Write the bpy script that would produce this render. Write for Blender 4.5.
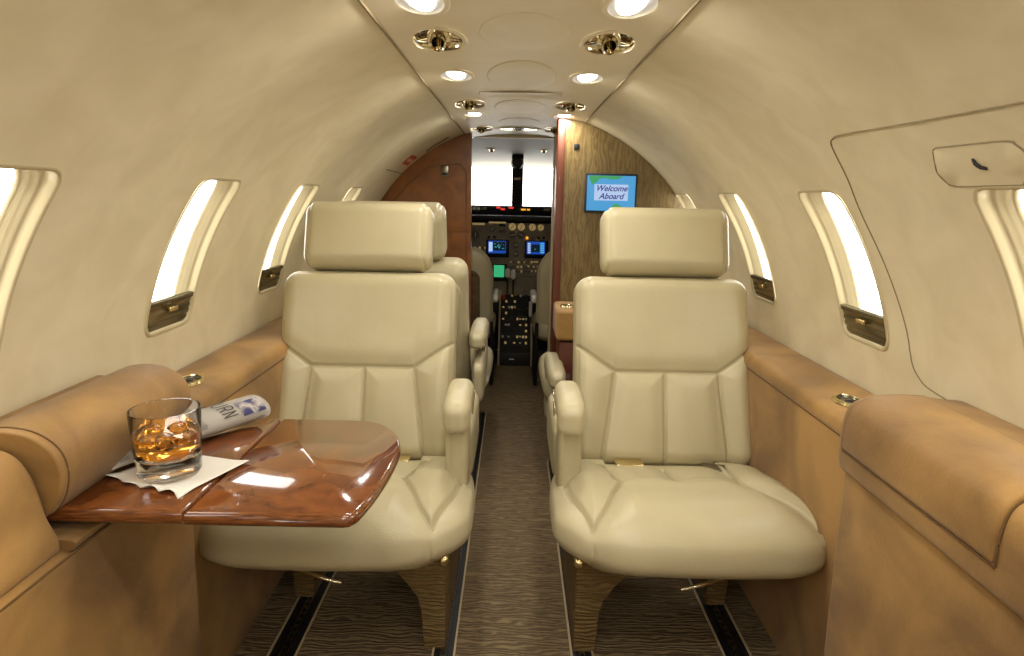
import bpy, bmesh, math, random
import numpy as np
from mathutils import Vector, Matrix
random.seed(7)
for o in list(bpy.data.objects): bpy.data.objects.remove(o, do_unlink=True)
scn = bpy.context.scene
C = scn.collection
# ------------------------------------------------------------------ camera
F, CAMH, ROLL = 650.0, 1.06, 0.02
PITCH = math.atan(131/F)
cam_d = bpy.data.cameras.new('camera'); cam = bpy.data.objects.new('camera', cam_d); C.objects.link(cam)
cam_d.sensor_fit = 'HORIZONTAL'; cam_d.sensor_width = 36; cam_d.lens = F*36/1024
cam_d.clip_start = 0.02; cam_d.clip_end = 100
fw = Vector((0, math.cos(PITCH), -math.sin(PITCH))); up = Vector((0, math.sin(PITCH), math.cos(PITCH))); rt = Vector((1, 0, 0))
rt2 = math.cos(ROLL)*rt + math.sin(ROLL)*up; up2 = -math.sin(ROLL)*rt + math.cos(ROLL)*up
M = Matrix((rt2, up2, -fw)).transposed().to_4x4(); M.translation = (0, 0, CAMH); cam.matrix_world = M
scn.camera = cam
CAMO = Vector((0, 0, CAMH))
def ray(px, py): return fw + (px-512)/F*rt2 - (py-328)/F*up2
def atY(px, py, Y): d = ray(px, py); return CAMO + d*(Y/d.y)
def atZ(px, py, Z): d = ray(px, py); return CAMO + d*((Z-CAMH)/d.z)
# ------------------------------------------------------------------ world and exposure
w = bpy.data.worlds.new('world'); scn.world = w; w.use_nodes = True
bg = w.node_tree.nodes['Background']; bg.inputs[0].default_value = (1.0, 0.97, 0.92, 1); bg.inputs[1].default_value = 7.0
vs = scn.view_settings; scn.display_settings.display_device = 'sRGB'
vs.view_transform = 'Standard'; vs.look = 'None'; vs.exposure = 0.0; vs.gamma = 1.0; vs.use_curve_mapping = False
LAMP_W = 1.8
# ------------------------------------------------------------------ cabin shell constants
CX, CZ, R = 0.012, 0.609, 0.783

# ================================================================== helpers
def rgb(h):
    h = h.lstrip('#'); c = [int(h[i:i+2], 16)/255 for i in (0, 2, 4)]
    return tuple(((x/12.92) if x <= .04045 else ((x+.055)/1.055)**2.4) for x in c) + (1,)
def mat(name, col, rough=.5, metal=0, col2=None, nscale=8, bump=0, bscale=60, coat=0, emit=None, estr=0, spec=.5, stretch=None, detail=4, sheen=0, ramp=(.35, .65), trans=0, ior=1.45):
    m = bpy.data.materials.new(name); m.use_nodes = True; nt = m.node_tree; b = nt.nodes['Principled BSDF']
    b.inputs['Base Color'].default_value = rgb(col); b.inputs['Roughness'].default_value = rough; b.inputs['Metallic'].default_value = metal
    b.inputs['Coat Weight'].default_value = coat; b.inputs['Coat Roughness'].default_value = .03
    b.inputs['Specular IOR Level'].default_value = spec; b.inputs['Sheen Weight'].default_value = sheen
    b.inputs['Transmission Weight'].default_value = trans; b.inputs['IOR'].default_value = ior
    tc = nt.nodes.new('ShaderNodeTexCoord'); mp = nt.nodes.new('ShaderNodeMapping'); nt.links.new(tc.outputs['Object'], mp.inputs[0])
    if stretch: mp.inputs['Scale'].default_value = stretch
    if col2:
        n = nt.nodes.new('ShaderNodeTexNoise'); n.inputs['Scale'].default_value = nscale; n.inputs['Detail'].default_value = detail; n.inputs['Distortion'].default_value = .6
        r = nt.nodes.new('ShaderNodeValToRGB'); r.color_ramp.elements[0].color = rgb(col); r.color_ramp.elements[1].color = rgb(col2)
        r.color_ramp.elements[0].position = ramp[0]; r.color_ramp.elements[1].position = ramp[1]
        nt.links.new(mp.outputs[0], n.inputs['Vector']); nt.links.new(n.outputs['Fac'], r.inputs[0]); nt.links.new(r.outputs[0], b.inputs['Base Color'])
    if bump:
        n2 = nt.nodes.new('ShaderNodeTexNoise'); n2.inputs['Scale'].default_value = bscale; n2.inputs['Detail'].default_value = 3
        bp = nt.nodes.new('ShaderNodeBump'); bp.inputs['Strength'].default_value = bump; bp.inputs['Distance'].default_value = .002
        nt.links.new(mp.outputs[0], n2.inputs['Vector']); nt.links.new(n2.outputs['Fac'], bp.inputs['Height']); nt.links.new(bp.outputs[0], b.inputs['Normal'])
    if emit: b.inputs['Emission Color'].default_value = rgb(emit); b.inputs['Emission Strength'].default_value = estr
    return m
def wave_mat(name, c1, c2, scale, dist, rough, axis='X', bump=0, coat=0, mapscale=(1, 1, 1), dscale=2, profile='SIN', nmix=0):
    m = mat(name, c1, rough, coat=coat); nt = m.node_tree; b = nt.nodes['Principled BSDF']
    mp = [n for n in nt.nodes if n.type == 'MAPPING'][0]; mp.inputs['Scale'].default_value = mapscale
    wv = nt.nodes.new('ShaderNodeTexWave'); wv.bands_direction = axis; wv.inputs['Scale'].default_value = scale; wv.inputs['Distortion'].default_value = dist
    wv.inputs['Detail'].default_value = 3; wv.inputs['Detail Scale'].default_value = dscale; wv.wave_profile = profile
    r = nt.nodes.new('ShaderNodeValToRGB'); r.color_ramp.elements[0].color = rgb(c1); r.color_ramp.elements[1].color = rgb(c2)
    nt.links.new(mp.outputs[0], wv.inputs['Vector']); nt.links.new(wv.outputs['Fac'], r.inputs[0])
    out = r.outputs[0]
    if nmix:
        n = nt.nodes.new('ShaderNodeTexNoise'); n.inputs['Scale'].default_value = 5; n.inputs['Detail'].default_value = 5
        mx = nt.nodes.new('ShaderNodeMix'); mx.data_type = 'RGBA'; mx.blend_type = 'MULTIPLY'; mx.inputs[0].default_value = nmix
        r2 = nt.nodes.new('ShaderNodeValToRGB'); r2.color_ramp.elements[0].color = (.45, .4, .35, 1); r2.color_ramp.elements[0].position = .3; r2.color_ramp.elements[1].position = .65
        nt.links.new(mp.outputs[0], n.inputs['Vector']); nt.links.new(n.outputs['Fac'], r2.inputs[0])
        nt.links.new(out, mx.inputs[6]); nt.links.new(r2.outputs[0], mx.inputs[7]); out = mx.outputs[2]
    nt.links.new(out, b.inputs['Base Color'])
    if bump:
        bp = nt.nodes.new('ShaderNodeBump'); bp.inputs['Strength'].default_value = bump; bp.inputs['Distance'].default_value = .004
        nt.links.new(wv.outputs['Fac'], bp.inputs['Height']); nt.links.new(bp.outputs[0], b.inputs['Normal'])
    return m
MT = dict(
    wall=mat('wall_vinyl', '#D2C6A3', .55, col2='#DCD1B0', nscale=9, bump=.25, bscale=22),
    ceil=mat('ceiling_vinyl', '#E0D6B8', .5, col2='#E6DCC0', nscale=7, bump=.15, bscale=30),
    reveal=mat('reveal_plastic', '#BDB08C', .28),
    leather=mat('cream_leather', '#B5AB89', .36, col2='#BBB18F', nscale=6, bump=.18, bscale=260),
    suede=mat('tan_suede', '#78582C', .62, col2='#A88145', nscale=5, bump=.25, bscale=160, sheen=.12, detail=6),
    suede_d=mat('seam_brown', '#644828', .8),
    seam=mat('seam_shadow', '#8A7D5E', .8),
    carpet=wave_mat('carpet', '#604F39', '#8A7757', 26, 13, .95, axis='Y', bump=.9, mapscale=(.30, 1, 1), dscale=1.3),
    carpet_v=wave_mat('carpet_upright', '#6A5634', '#7E683F', 30, 12, .95, axis='Z', bump=.8, mapscale=(.35, .35, 1), dscale=1.3),
    chrome=mat('polished_nickel', '#D8D0BA', .08, 1),
    silver=mat('brushed_reflector', '#E4E4E4', .45, .6),
    gold=mat('satin_gold', '#D9C795', .2, 1),
    bronze=mat('shade_bronze', '#8C8466', .25, .8, col2='#4E4936', nscale=5, stretch=(1, 1, 14)),
    black=mat('black_plastic', '#141416', .5),
    navy=mat('glareshield_navy', '#10131C', .75),
    grey=mat('panel_grey', '#84796A', .6, col2='#92876F', nscale=20),
    dkgrey=mat('radio_grey', '#26241F', .55),
    steel=mat('track_steel', '#8C8676', .3, 1),
    trackcream=mat('track_edge', '#BBA987', .5),
    white=mat('white_plastic', '#E8E4D6', .4),
    burl=mat('mahogany_burl', '#572B12', .12, col2='#80481F', nscale=22, coat=1, detail=10, ramp=(.35, .68), stretch=(1, 1, 1)),
    burl_cab=mat('cabinet_burl', '#6B3A15', .28, col2='#86501F', nscale=16, coat=.4, detail=10, ramp=(.3, .7)),
    burl_edge=mat('table_edge_wood', '#54290F', .15, col2='#7E4A22', nscale=30, coat=1, stretch=(1, 8, 14)),
    olive=wave_mat('olive_veneer', '#6C5835', '#827047', 16, 14, .35, axis='X', mapscale=(1, 1, .22), dscale=2.5, nmix=.5, coat=.3),
    redwood=mat('jamb_mahogany', '#5A2A12', .5, coat=.1),
    cockliner=mat('cockpit_liner', '#96907F', .7),
    glass=mat('clear_glass', '#FFFFFF', 0.0, trans=1, ior=1.45),
    liquid=mat('amber_spirit', '#FBB24A', 0.0, trans=1, ior=1.34),
    ice=mat('ice', '#FFF3DC', .08, trans=1, ior=1.31),
    paper=mat('napkin_paper', '#DAD6CB', .9, bump=.3, bscale=300),
    news=mat('newsprint', '#D5CFC4', .9, bump=.2, bscale=90),
    ink=mat('news_ink', '#4A4640', .9), inkblue=mat('news_photo', '#3A3A62', .8, col2='#B0A8A0', nscale=45, ramp=(.42, .6)),
    mon=mat('screen_frame', '#23303C', .3),
    red=mat('placard_red', '#B03420', .5), placw=mat('placard_print', '#E0B8A0', .6),
    brown=mat('seat_pocket', '#6E5B3E', .7, col2='#5C4A30', nscale=30),
)
def emis(name, col, s): 
    m = mat(name, '#000000', .5, emit=col, estr=s); return m
MT.update(lamp=emis('lamp_lens', '#FFFCF4', 9), blue=emis('screen_blue', '#4FA4DC', .9), green=emis('screen_green', '#49B36A', .75), lilac=emis('screen_banner', '#B6CDF0', .95),
          txt=emis('screen_text', '#3A44A8', .6), mfd=emis('display_blue', '#1E55C0', .7), mfdd=emis('display_dark', '#0C2238', .4), cyan=emis('display_cyan', '#57B4E8', .9),
          grn=emis('display_green', '#3DC080', .8), redl=emis('lamp_red', '#E03A30', 1.2), amb=emis('lamp_amber', '#F0A030', 1.4), ivory=mat('dial_ivory', '#C8AF78', .5, emit='#D8B878', estr=.28), dial=mat('dial_dark', '#6B6556', .5))
# thin window glazing that lets daylight through
mg = bpy.data.materials.new('window_glazing'); mg.use_nodes = True; nt = mg.node_tree; nt.nodes.clear()
o_ = nt.nodes.new('ShaderNodeOutputMaterial'); mx = nt.nodes.new('ShaderNodeMixShader'); tr = nt.nodes.new('ShaderNodeBsdfTransparent'); gl = nt.nodes.new('ShaderNodeBsdfGlossy')
gl.inputs['Roughness'].default_value = .02; mx.inputs[0].default_value = .05
nt.links.new(tr.outputs[0], mx.inputs[1]); nt.links.new(gl.outputs[0], mx.inputs[2]); nt.links.new(mx.outputs[0], o_.inputs[0])
MT['pane'] = mg

def mesh_obj(name, verts, faces, m, parent=None, smooth=True, mods=None):
    me = bpy.data.meshes.new(name); me.from_pydata([tuple(map(float, v)) for v in verts], [], [tuple(f) for f in faces]); me.update()
    if smooth: me.polygons.foreach_set('use_smooth', [True]*len(me.polygons))
    me.materials.append(MT[m] if isinstance(m, str) else m)
    o = bpy.data.objects.new(name, me); C.objects.link(o)
    if parent: o.parent = parent
    return o
def bm_obj(name, bm, m, parent=None, smooth=True, angle=None):
    bmesh.ops.recalc_face_normals(bm, faces=bm.faces)
    me = bpy.data.meshes.new(name); bm.to_mesh(me); bm.free()
    if smooth:
        me.polygons.foreach_set('use_smooth', [True]*len(me.polygons))
        if angle: me.set_sharp_from_angle(angle=math.radians(angle))
    me.materials.append(MT[m] if isinstance(m, str) else m)
    o = bpy.data.objects.new(name, me); C.objects.link(o)
    if parent: o.parent = parent
    return o
def empty(name, loc=(0, 0, 0), rz=0):
    o = bpy.data.objects.new(name, None); C.objects.link(o); o.location = loc; o.rotation_euler = (0, 0, rz); o.empty_display_size = .05
    return o
def tag(o, label, cat, group=None):
    o['label'] = label; o['category'] = cat
    if group: o['group'] = group
    return o
def struct(o): o['kind'] = 'structure'; return o
def add_box(bm, c, s, bev=0, rot=None, seg=2):
    r = bmesh.ops.create_cube(bm, size=1); vs_ = r['verts']
    for v in vs_: v.co = Vector((v.co.x*s[0], v.co.y*s[1], v.co.z*s[2]))
    if bev:
        es = list({e for v in vs_ for e in v.link_edges})
        rr = bmesh.ops.bevel(bm, geom=es, offset=bev, segments=seg, affect='EDGES', profile=.5)
        vs_ = list({v for f in rr['faces'] for v in f.verts} | {v for v in vs_ if v.is_valid})
    if rot is not None:
        for v in vs_: v.co = rot @ v.co
    for v in vs_: v.co += Vector(c)
    return vs_
def box(name, c, s, m, parent=None, bev=.002, rot=None, seg=2):
    bm = bmesh.new(); add_box(bm, c, s, bev, rot, seg); return bm_obj(name, bm, m, parent, True, 35)
def add_lathe(bm, prof, c=(0, 0, 0), n=32, mtx=None):
    rings = []
    for r, z in prof:
        ring = []
        for i in range(n if r > 1e-6 else 1):
            a = 2*math.pi*i/n; p = Vector((r*math.cos(a), r*math.sin(a), z))
            if mtx is not None: p = mtx @ p
            ring.append(bm.verts.new(p + Vector(c)))
        rings.append(ring)
    for a, b in zip(rings, rings[1:]):
        if len(a) == 1 and len(b) == 1: continue
        for i in range(n):
            j = (i+1) % n
            if len(a) == 1: bm.faces.new((a[0], b[j], b[i]))
            elif len(b) == 1: bm.faces.new((a[i], a[j], b[0]))
            else: bm.faces.new((a[i], a[j], b[j], b[i]))
def lathe(name, prof, c, m, parent=None, n=32, mtx=None, angle=40):
    bm = bmesh.new(); add_lathe(bm, prof, c, n, mtx); return bm_obj(name, bm, m, parent, True, angle)
def add_tube(bm, pts, r, n=8):
    pts = [Vector(p) for p in pts]; rings = []
    for i, p in enumerate(pts):
        t = (pts[min(i+1, len(pts)-1)]-pts[max(i-1, 0)]).normalized()
        a = t.cross(Vector((0, 0, 1))); a = a if a.length > 1e-3 else t.cross(Vector((1, 0, 0))); a.normalize(); b = t.cross(a)
        rings.append([bm.verts.new(p + (a*math.cos(2*math.pi*k/n)+b*math.sin(2*math.pi*k/n))*r) for k in range(n)])
    for A, B in zip(rings, rings[1:]):
        for k in range(n): bm.faces.new((A[k], A[(k+1) % n], B[(k+1) % n], B[k]))
    bm.faces.new(rings[0][::-1]); bm.faces.new(rings[-1])
def tube(name, pts, r, m, parent=None, n=8):
    bm = bmesh.new(); add_tube(bm, pts, r, n); return bm_obj(name, bm, m, parent, True, 50)
def prism(name, poly, axis, a0, a1, m, parent=None, bev=.003):
    """poly in the plane perpendicular to axis ('X': (y,z), 'Y': (x,z), 'Z': (x,y)) extruded a0..a1"""
    bm = bmesh.new()
    def P(u, v, a): return {'X': (a, u, v), 'Y': (u, a, v), 'Z': (u, v, a)}[axis]
    A = [bm.verts.new(P(u, v, a0)) for u, v in poly]; B = [bm.verts.new(P(u, v, a1)) for u, v in poly]
    n = len(poly); bm.faces.new(A); bm.faces.new(B[::-1])
    for i in range(n): bm.faces.new((A[i], B[i], B[(i+1) % n], A[(i+1) % n]))
    bmesh.ops.recalc_face_normals(bm, faces=bm.faces)
    if bev:
        es = [e for e in bm.edges if len(e.link_faces) == 2 and e.calc_face_angle(0) > .4]
        bmesh.ops.bevel(bm, geom=es, offset=bev, segments=2, affect='EDGES', profile=.5)
    return bm_obj(name, bm, m, parent, True, 35)

# rounded box with dense skin that can be warped: half sizes h, corner radii r, counts n
def rbox_arrays(h, r, n):
    h = np.array(h, float); r = np.minimum(np.array(r, float), h*.999)
    V = []; Fc = []
    def lin(k, cnt):
        # samples of axis k in -h..h with extra density in the rounded zones
        return np.linspace(-1, 1, cnt+1)*h[k]
    for ax in range(3):
        u, v = [(1, 2), (2, 0), (0, 1)][ax]
        for sgn in (-1, 1):
            U, W = np.meshgrid(lin(u, n[u]), lin(v, n[v]), indexing='ij')
            P = np.zeros(U.shape+(3,)); P[..., u] = U; P[..., v] = W; P[..., ax] = sgn*h[ax]
            base = sum(len(a) for a in V); V.append(P.reshape(-1, 3))
            nu, nv = n[u]+1, n[v]+1; I = np.arange(nu*nv).reshape(nu, nv)+base
            q = np.stack([I[:-1, :-1], I[1:, :-1], I[1:, 1:], I[:-1, 1:]], -1).reshape(-1, 4)
            if sgn < 0: q = q[:, ::-1]
            Fc.append(q)
    V = np.concatenate(V); Fc = np.concatenate(Fc)
    inner = h-r; q = np.clip(V, -inner, inner); d = (V-q)/r; L = np.linalg.norm(d, axis=1, keepdims=True); L[L == 0] = 1
    d = d/L; out = q+d*r; nrm = d/r; nrm /= np.maximum(np.linalg.norm(nrm, axis=1, keepdims=True), 1e-9)
    key = np.round(out, 6); _, idx, inv = np.unique(key, axis=0, return_index=True, return_inverse=True); inv = inv.reshape(-1)
    Fc = inv[Fc]; return out[idx], nrm[idx], Fc
def seg_dist(P, polys):
    D = np.full(len(P), 9.0)
    for pl in polys:
        for a, b in zip(pl, pl[1:]):
            a = np.array(a, float); b = np.array(b, float); ab = b-a
            t = np.clip(((P-a)@ab)/(ab@ab), 0, 1); D = np.minimum(D, np.linalg.norm(P-a-t[:, None]*ab, axis=1))
    return D
def smooth_poly(pl, k=6):
    pl = [np.array(p, float) for p in pl]
    if len(pl) < 3: return pl
    out = []
    ext = [2*pl[0]-pl[1]]+pl+[2*pl[-1]-pl[-2]]
    for i in range(1, len(ext)-2):
        p0, p1, p2, p3 = ext[i-1:i+3]
        for t in np.linspace(0, 1, k, endpoint=False):
            out.append(.5*((2*p1)+(-p0+p2)*t+(2*p0-5*p1+4*p2-p3)*t*t+(-p0+3*p1-3*p2+p3)*t**3))
    out.append(pl[-1]); return out
def skin_obj(name, V, Fc, m, parent, mirror=False):
    V = V.copy()
    if mirror: V[:, 0] *= -1; Fc = Fc[:, ::-1]
    # drop degenerate quads
    fs = []
    for f in Fc.tolist():
        g = [f[0]]
        for x in f[1:]:
            if x != g[-1]: g.append(x)
        if g[-1] == g[0]: g.pop()
        if len(set(g)) == len(g) and len(g) >= 3: fs.append(g)
    return mesh_obj(name, V, fs, m, parent)

# ================================================================== cabin shell
def cyl(side, s, Y, dr=0.0):
    """side -1/+1 for walls; s = arc length from the horizontal through the axis; dr pushes outward"""
    if s < 0: return (CX+side*(R+dr), Y, CZ+s)
    a = s/R; return (CX+side*(R+dr)*math.cos(a), Y, CZ+(R+dr)*math.sin(a))
def s_of_z(z): return R*math.asin((z-CZ)/R)
def s_of_x(x): return R*math.asin((x-CX)/R)           # for the ceiling: arc length from the top
XS = R*math.cos(math.radians(71.1)); ZSEAM = CZ+R*math.sin(math.radians(71.1))
def ceilp(t, Y, dr=0.0):
    x = R*math.sin(t/R); k = (x/XS)**2; return (CX+x, Y, ZSEAM+.019*(1-k)+dr)
def sq_ring(hu, hv, n):
    pts = []
    for i in range(n): pts.append((-hu+2*hu*i/n, -hv))
    for i in range(n): pts.append((hu, -hv+2*hv*i/n))
    for i in range(n): pts.append((hu-2*hu*i/n, hv))
    for i in range(n): pts.append((-hu, hv-2*hv*i/n))
    return pts
def rr_ring(hu, hv, r, n):
    """rounded rectangle (or ellipse when r equals both) matched point by point with sq_ring"""
    out = []
    for (a, b) in sq_ring(1, 1, n):
        if r == 0:
            L = math.hypot(a, b); out.append((a/L*hu, b/L*hv)); continue
        pu, pv = a*hu, b*hv; qu = max(-(hu-r), min(hu-r, pu)); qv = max(-(hv-r), min(hv-r, pv))
        du, dv = pu-qu, pv-qv; L = math.hypot(du, dv) or 1
        # points on straight runs keep their place, corner ones go on the arc
        if abs(du) > 0 and abs(dv) > 0: out.append((qu+du/L*r, qv+dv/L*r))
        else: out.append((pu, pv))
    return out
def holed_band(name, mapf, s0, s1, ns, y0, y1, holes, m, pitch=.06):
    """holes: list of (yc, sc, patch_hy, hole_hy, hole_hs, radius); each patch spans s0..s1"""
    bm = bmesh.new(); sc0 = (s0+s1)/2; hs0 = (s1-s0)/2; y = y0
    def grid(ya, yb):
        if yb-ya < 1e-5: return
        k = max(1, int(math.ceil((yb-ya)/pitch)))
        vv = [[bm.verts.new(mapf(s0+(s1-s0)*i/ns, ya+(yb-ya)*j/k)) for j in range(k+1)] for i in range(ns+1)]
        for i in range(ns):
            for j in range(k): bm.faces.new((vv[i][j], vv[i][j+1], vv[i+1][j+1], vv[i+1][j]))
    for (yc, sc, hy, ay, as_, r) in sorted(holes):
        grid(y, yc-hy)
        outer = [(sc0+a, yc+b) for a, b in sq_ring(hs0, hy, ns)]
        inner = [(sc+a, yc+b) for a, b in rr_ring(as_, ay, r, ns)]
        rings = []
        for t in (0, .25, .5, .75, .93, 1):
            rings.append([bm.verts.new(mapf(o[0]*(1-t)+i[0]*t, o[1]*(1-t)+i[1]*t)) for o, i in zip(outer, inner)])
        for A, B in zip(rings, rings[1:]):
            k = len(A)
            for i in range(k): bm.faces.new((A[i], A[(i+1) % k], B[(i+1) % k], B[i]))
        y = yc+hy
    grid(y, y1)
    bmesh.ops.remove_doubles(bm, verts=bm.verts, dist=1e-5)
    return bm_obj(name, bm, m)
YB, YF = -1.3, 3.42
WIN = {-1: [-.35, .23, .81, 1.396, 1.99, 2.57], 1: [-.33, .255, .834, 1.403, 1.99, 2.535]}
ZT, ZBt = 1.083, .765
S0, S1 = s_of_z(ZBt), s_of_z(ZT); SC = (S0+S1)/2; HS = (S1-S0)/2; HY = .093; WR = .028
SLO, SHI = SC-HS-.05, SC+HS+.05
SSEAM = R*math.radians(71.1)
SFLOOR = -CZ
for side, nm in ((-1, 'left'), (1, 'right')):
    mp = lambda s, Y, side=side: cyl(side, s, Y)
    bm = bmesh.new(); objs = []
    hl = [(yc, SC, .17, HY, HS, WR) for yc in WIN[side]]
    o = holed_band('wall_'+nm, mp, SLO, SHI, 32, YB, YF, hl, 'wall')
    bm.from_mesh(o.data)
    def add_grid(sa, sb, ns, ny):
        vv = [[bm.verts.new(mp(sa+(sb-sa)*i/ns, YB+(YF-YB)*j/ny)) for j in range(ny+1)] for i in range(ns+1)]
        for i in range(ns):
            for j in range(ny): bm.faces.new((vv[i][j], vv[i][j+1], vv[i+1][j+1], vv[i+1][j]))
    add_grid(SFLOOR, SLO, 24, 30); add_grid(SHI, SSEAM, 24, 30)
    bmesh.ops.remove_doubles(bm, verts=bm.verts, dist=1e-5)
    bm.to_mesh(o.data); bm.free(); o.data.polygons.foreach_set('use_smooth', [True]*len(o.data.polygons)); struct(o)
    wall = o
    # seam between wall and ceiling panel
    pts = [ceilp(side*(R*math.pi/2-SSEAM), YB+(YF-YB)*i/40, -.001) for i in range(41)]
    sm = tube('panel_seam', pts, .0028, 'seam', wall, 6)
# ceiling: three strips of the same arc, the outer ones hold lamps and air outlets
TS = R*math.pi/2-SSEAM
LX = .168; LR = .040; VR = .051; EL = 1.85
LAMPS = [-.95, -.2, .45, 1.11, 1.756, 2.55]; VENTS = [-.6, .1, .75, 1.37, 2.27, 3.06]
NCOL = 16
tm = s_of_x(CX+LX-.062)
for side in (-1, 1):
    hl = [(y, side*s_of_x(CX+LX), .10, LR*EL, LR, 0) for y in LAMPS]+[(y, side*s_of_x(CX+LX), .11, VR*EL, VR, 0) for y in VENTS]
    a, b = sorted((side*tm, side*TS))
    # the hole must stay inside the strip
    o = holed_band('ceiling', ceilp, a, b, NCOL, YB, YF, hl, 'ceil'); struct(o)
bm = bmesh.new(); vv = [[bm.verts.new(ceilp(-tm+2*tm*i/12, YB+(YF-YB)*j/40)) for j in range(41)] for i in range(13)]
for i in range(12):
    for j in range(40): bm.faces.new((vv[i][j], vv[i+1][j], vv[i+1][j+1], vv[i][j+1]))
ceil_c = struct(bm_obj('ceiling', bm, 'ceil'))
# round flush covers on the ceiling
def ceil_plate(name, pts, dr, m, parent=None, th=.003):
    """raised plate following the arc: pts in (t,Y)"""
    bm = bmesh.new(); c = (sum(p[0] for p in pts)/len(pts), sum(p[1] for p in pts)/len(pts)); rings = []
    for k, d in ((1.0, 0.001), (1.0, -th*.6), (.975, -th), (.6, -th), (.2, -th)):
        rings.append([bm.verts.new(ceilp(c[0]+(p[0]-c[0])*k, c[1]+(p[1]-c[1])*k, d)) for p in pts])
    for A, B in zip(rings, rings[1:]):
        n = len(A)
        for i in range(n): bm.faces.new((A[i], A[(i+1) % n], B[(i+1) % n], B[i]))
    bm.faces.new(rings[-1]); return bm_obj(name, bm, m, parent)
def ell(cx, cy, rx, ry, n=48): return [(cx+rx*math.cos(2*math.pi*i/n), cy+ry*math.sin(2*math.pi*i/n)) for i in range(n)]
lab = {1.33: 'large round cream cover on the ceiling centre, nearest the camera', 1.79: 'round cream cover on the ceiling between the second pair of lamps', 2.37: 'small round cream ceiling cover behind the rectangular ceiling panel line', 2.83: 'round cream ceiling cover farthest back, before the tan dome light'}
for (yc, rx, ry) in ((1.33, .086, .14), (1.79, .09, .20), (2.37, .088, .17), (2.83, .086, .14)):
    tag(ceil_plate('ceiling_cover', ell(0, yc, rx, ry), 0, 'ceil', th=.0014), lab[yc], 'ceiling cover', 'round covers along the ceiling')
o = tag(ceil_plate('ceiling_hatch', [(-.125, 2.03), (.125, 2.03), (.125, 2.14), (-.125, 2.14)], 0, 'ceil', th=.0009), 'rectangular flush cream panel across the ceiling ahead of the lamps', 'ceiling panel')
dm = empty('dome_light', ceilp(0, 3.1)); tag(dm, 'tan crescent dome light at the front end of the cabin ceiling', 'dome light')
p = ceil_plate('lens', ell(0, 3.1, .085, .075), 0, 'gold', th=.004); q = ceil_plate('bezel', ell(0, 3.1, .11, .1), 0, 'ceil', th=.003)
for x in (p, q): x.parent = dm; x.matrix_parent_inverse = Matrix.Translation(-Vector(dm.location))

def ceil_frame(side, Y):
    """matrix: local +z points into the cabin"""
    t = side*s_of_x(CX+LX); p = Vector(ceilp(t, Y)); nz = Vector((0, 0, -1)); ny = Vector((0, 1, 0)); nx = ny.cross(nz)
    Mx = Matrix((nx, ny, nz)).transposed().to_4x4(); Mx.translation = p; return Mx @ Matrix.Diagonal((1, EL, 1, 1))
# downlight prototype in local axes
def make_downlight():
    e = empty('downlight')
    lathe('trim_ring', [(LR-.002, .0015), (LR+.004, .003), (LR+.0075, .0005), (LR+.006, -.001)], (0, 0, 0), 'ceil', e, 40)
    lathe('reflector', [(LR, .001), (LR-.003, -.003), (LR-.012, -.006), (0, -.007)], (0, 0, 0), 'silver', e, 40)
    lathe('lens', [(LR-.003, -.003), (LR-.012, -.0012), (0, -.0005)], (0, 0, 0), 'lamp', e, 32, Matrix.Diagonal((.62, 1, 1, 1)))
    return e
def make_vent():
    e = empty('air_outlet')
    lathe('bezel', [(VR-.003, .0015), (VR+.002, .003), (VR+.006, .0005), (VR+.005, -.001)], (0, 0, 0), 'ceil', e, 40)
    lathe('bowl', [(VR, .001), (VR-.003, -.004), (VR-.012, -.014), (VR-.03, -.022), (0, -.024)], (0, 0, 0), 'chrome', e, 40)
    rot = Matrix.Rotation(math.radians(42), 4, 'X')
    prof = [(0, -.014), (.018, -.012), (.025, -.004), (.023, .005), (.017, .009), (.0165, .020), (.015, .024), (.012, .022), (.0115, .008), (0, .006)]
    lathe('nozzle', prof, (0, .004, -.006), 'chrome', e, 28, rot)
    for k in range(3):
        a = (.35, math.pi-.35, math.pi/2)[k]; box('fin', (.034*math.cos(a), .034*math.sin(a), -.005), (.026, .012, .005), 'chrome', e, .001, Matrix.Rotation(a, 3, 'Z'))
    return e
def copy_tree(o, parent=None):
    c = o.copy(); C.objects.link(c); c.parent = parent
    for ch in [x for x in bpy.data.objects if x.parent == o]: copy_tree(ch, c)
    return c
order = {1.11: 'nearest row, at the top edge', 1.756: 'second row', 2.55: 'third row, farthest'}
order2 = {1.37: 'nearest row, large', 2.27: 'second row', 3.06: 'last row by the front bulkhead'}
dl0 = make_downlight(); vt0 = make_vent(); fd = fv = True
for side, sn in ((-1, 'left'), (1, 'right')):
    for Y in LAMPS:
        o = dl0 if fd else copy_tree(dl0); fd = False
        o.matrix_world = ceil_frame(side, Y)
        w_ = order.get(Y, 'behind the camera')
        tag(o, 'round bright %s ceiling reading lamp, %s' % (sn, w_), 'ceiling light', 'recessed reading lamps in the ceiling')
        ld = bpy.data.lights.new('lamp_glow', 'AREA'); ld.shape = 'DISK'; ld.size = .07; ld.energy = LAMP_W; ld.color = (1, .94, .86)
        lo = bpy.data.objects.new('lamp_glow', ld); C.objects.link(lo)
        lo.matrix_world = ceil_frame(side, Y) @ Matrix.Translation((0, 0, .004)) @ Matrix.Rotation(math.pi, 4, 'X')
    for Y in VENTS:
        if Y < .7: continue
        o = vt0 if fv else copy_tree(vt0); fv = False
        o.matrix_world = ceil_frame(side, Y)
        w_ = order2.get(Y, 'just behind the camera')
        tag(o, 'chrome eyeball air outlet recessed in the %s ceiling strip, %s' % (sn, w_), 'air vent', 'eyeball air outlets in the ceiling')

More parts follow.
